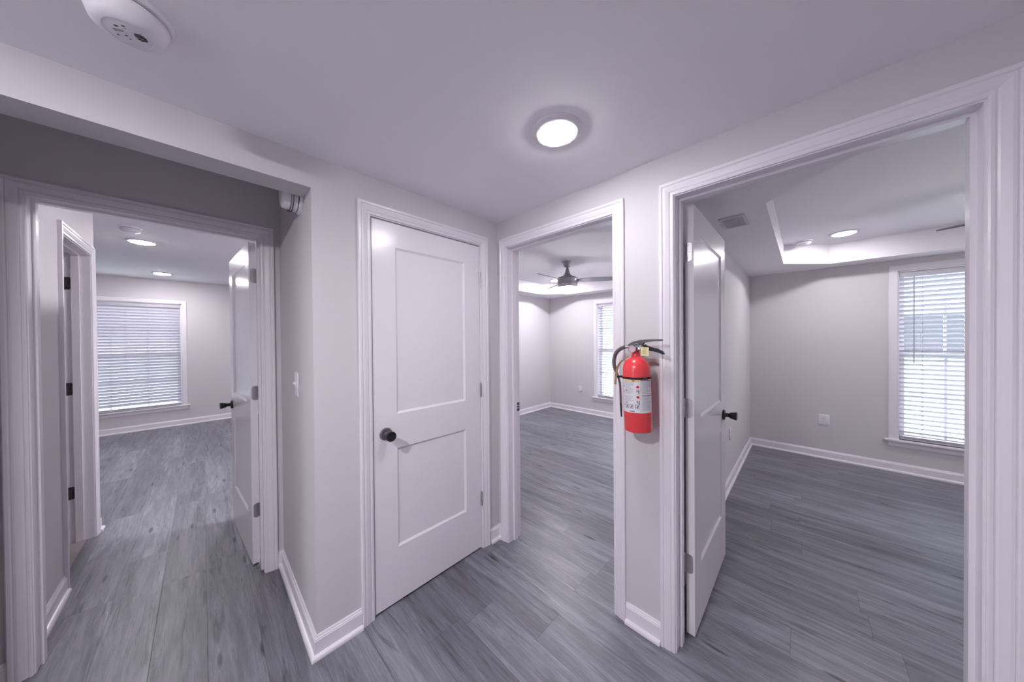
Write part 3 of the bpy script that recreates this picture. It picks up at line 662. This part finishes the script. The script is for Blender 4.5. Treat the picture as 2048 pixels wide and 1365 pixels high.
# tan pull strap
def ribbon(bm, pts, w, th=.0008, side=Vector((0.5, .85, 0))):
    side = side.normalized()*w/2; P = [Vector(p) for p in pts]; prev = None
    for i, p in enumerate(P):
        d = (P[min(i+1, len(P)-1)]-P[max(i-1, 0)]).normalized(); nrm = d.cross(side).normalized()*th/2
        cur = [bm.verts.new(q) for q in (p-side-nrm, p+side-nrm, p+side+nrm, p-side+nrm)]
        if prev:
            for k in range(4): bm.faces.new((prev[k], prev[(k+1) % 4], cur[(k+1) % 4], cur[k]))
        else: bm.faces.new(cur)
        prev = cur
    bm.faces.new(prev)
bm = NB(); ribbon(bm, smoothpts([(-.020, -.036, .338), (-.045, -.052, .318), (-.068, -.047, .290), (-.080, -.040, .250), (-.088, -.034, .206)], 6), .011, side=Vector((.75, .66, 0))); mk('pull_strap', bm, STRAPG, r, smooth=True)
# yellow tag hanging from the pin
bm = NB(); Mt = Matrix.Translation((.052, -.034, .361)) @ Matrix.Rotation(math.radians(14), 4, 'Z') @ Matrix.Rotation(math.radians(4), 4, 'Y')
box(bm, (-.0165, -.0005, -.020), (.0165, .0005, .018)); tg = mk('inspection_tag', bm, TAGY, r, M=Mt)
bm = NB()
for k in range(5): box(bm, (-.010+.002*(k % 2), -.0010, .010-k*.005), (.009-.003*(k % 3), -.0004, .0112-k*.005))
mk('tag_printing', bm, mat('tag_ink', (.35, .30, .12), .6), tg, M=Mt)
# label: curved patches
th0 = math.atan2(-EY, -EX) - math.radians(4)      # toward the viewer
def arc(bm, a0, a1, z0, z1, rr, n=None):
    """a in 0..1 from the label's left to its right edge, z in 0..1 from its bottom to its top."""
    n = n or max(2, int(abs(a1-a0)*30)); span = math.radians(148)
    A = [th0+span*(.5-(1-(a0+(a1-a0)*i/n))) for i in range(n+1)]
    lo, hi = .090+.146*z0, .090+.146*z1
    P = [bm.verts.new((rr*math.cos(t), rr*math.sin(t), lo)) for t in A]; Q = [bm.verts.new((rr*math.cos(t), rr*math.sin(t), hi)) for t in A]
    for i in range(n): bm.faces.new((P[i], P[i+1], Q[i+1], Q[i]))
bm = NB(); arc(bm, 0, 1, 0, 1, RB+.0003); lb = mk('label_sticker', bm, LABELW, r, smooth=True)
r1 = RB+.0006
bm = NB(); arc(bm, .14, .60, .945, .99, r1); mk('label_heading', bm, LABELY, lb)
bm = NB(); arc(bm, .40, .47, .952, .982, RB+.0008); mk('label_number', bm, INK, lb)
for q_ in ((.62, .98, .965, .988), (.64, .98, .515, .533)):
    bm = NB(); arc(bm, *q_, r1); mk('label_headline', bm, INK, lb)
for k, a in enumerate((.17, .31, .47)):   # three pictogram boxes
    bm = NB()
    for (p, q, s_, t_) in ((a, a+.095, .125, .135), (a, a+.095, .235, .245), (a, a+.012, .125, .245), (a+.083, a+.095, .125, .245)): arc(bm, p, q, s_, t_, r1)
    arc(bm, a+.03, a+.06, .15, .185, r1); arc(bm, a+.045, a+.075, .18, .22, r1)
    mk('label_pictogram', bm, INK, lb)
for zz in (.62, .29):                    # black hooked pictures under the red flames
    bm = NB()
    arc(bm, .515, .533, zz+.02, zz+.085, r1); arc(bm, .515, .575, zz+.012, zz+.030, r1); arc(bm, .560, .580, zz-.045, zz+.085, r1)
    mk('label_pictogram', bm, INK, lb)
bm = NB()
for q_ in ((.08, .115, .60, .63), (.055, .13, .775, .79), (.06, .12, .205, .222), (.19, .235, .285, .31), (.17, .23, .655, .675)):
    arc(bm, *q_, r1); mk('label_side_note', bm, INK, lb); bm = NB()
for k, a in enumerate((.31, .338, .366, .394, .422)): arc(bm, a, a+.020, .028, .062, r1)
mk('label_small_text', bm, INK, lb)
for zz in (.755, .445):
    bm = NB()
    arc(bm, .505, .585, zz, zz+.045, r1); arc(bm, .52, .57, zz+.04, zz+.07, r1)
    mk('label_flame', bm, INKR, lb)
bm = NB()
for k in range(34):
    z_ = .93-.0255*k
    if z_ < .06: break
    if .52 < z_ < .55 or .10 < z_ < .26 and False: continue
    arc(bm, .645, .97-random.random()*.13, z_, z_+.006, r1)
    if z_ > .33: arc(bm, .17, .46-random.random()*.16, z_, z_+.006, r1)
    if z_ > .10 and k % 2: arc(bm, .05, .11-random.random()*.03, z_, z_+.006, r1)
arc(bm, .615, .619, .05, .93, r1); arc(bm, .14, .60, .262, .266, r1); arc(bm, .14, .144, .10, .93, r1)
mk('label_fine_print', bm, INKG, lb)
# wall bracket (its own thing, screwed to the wall)
rb_ = top('wall_bracket', (EX, YB, EZ+.30), 'grey steel wall bracket behind the fire extinguisher', 'bracket')
bm = NB(); box(bm, (-.045, -.004, -.19), (-.005, -.0005, .085), .001); mk('back_plate', bm, STEEL, rb_)
bm = NB(); box(bm, (-.052, -.010, .004), (.066, -.001, .027), .0015); mk('cross_bar', bm, STEEL, rb_)
bm = NB(); prism(bm, [(-.004, .060), (-.004, .068), (-.070, .068), (-.070, .060)], -.034, -.016, Matrix(((0, 0, 1, 0), (1, 0, 0, 0), (0, 1, 0, 0), (0, 0, 0, 1)))); mk('hook', bm, STEEL, rb_)
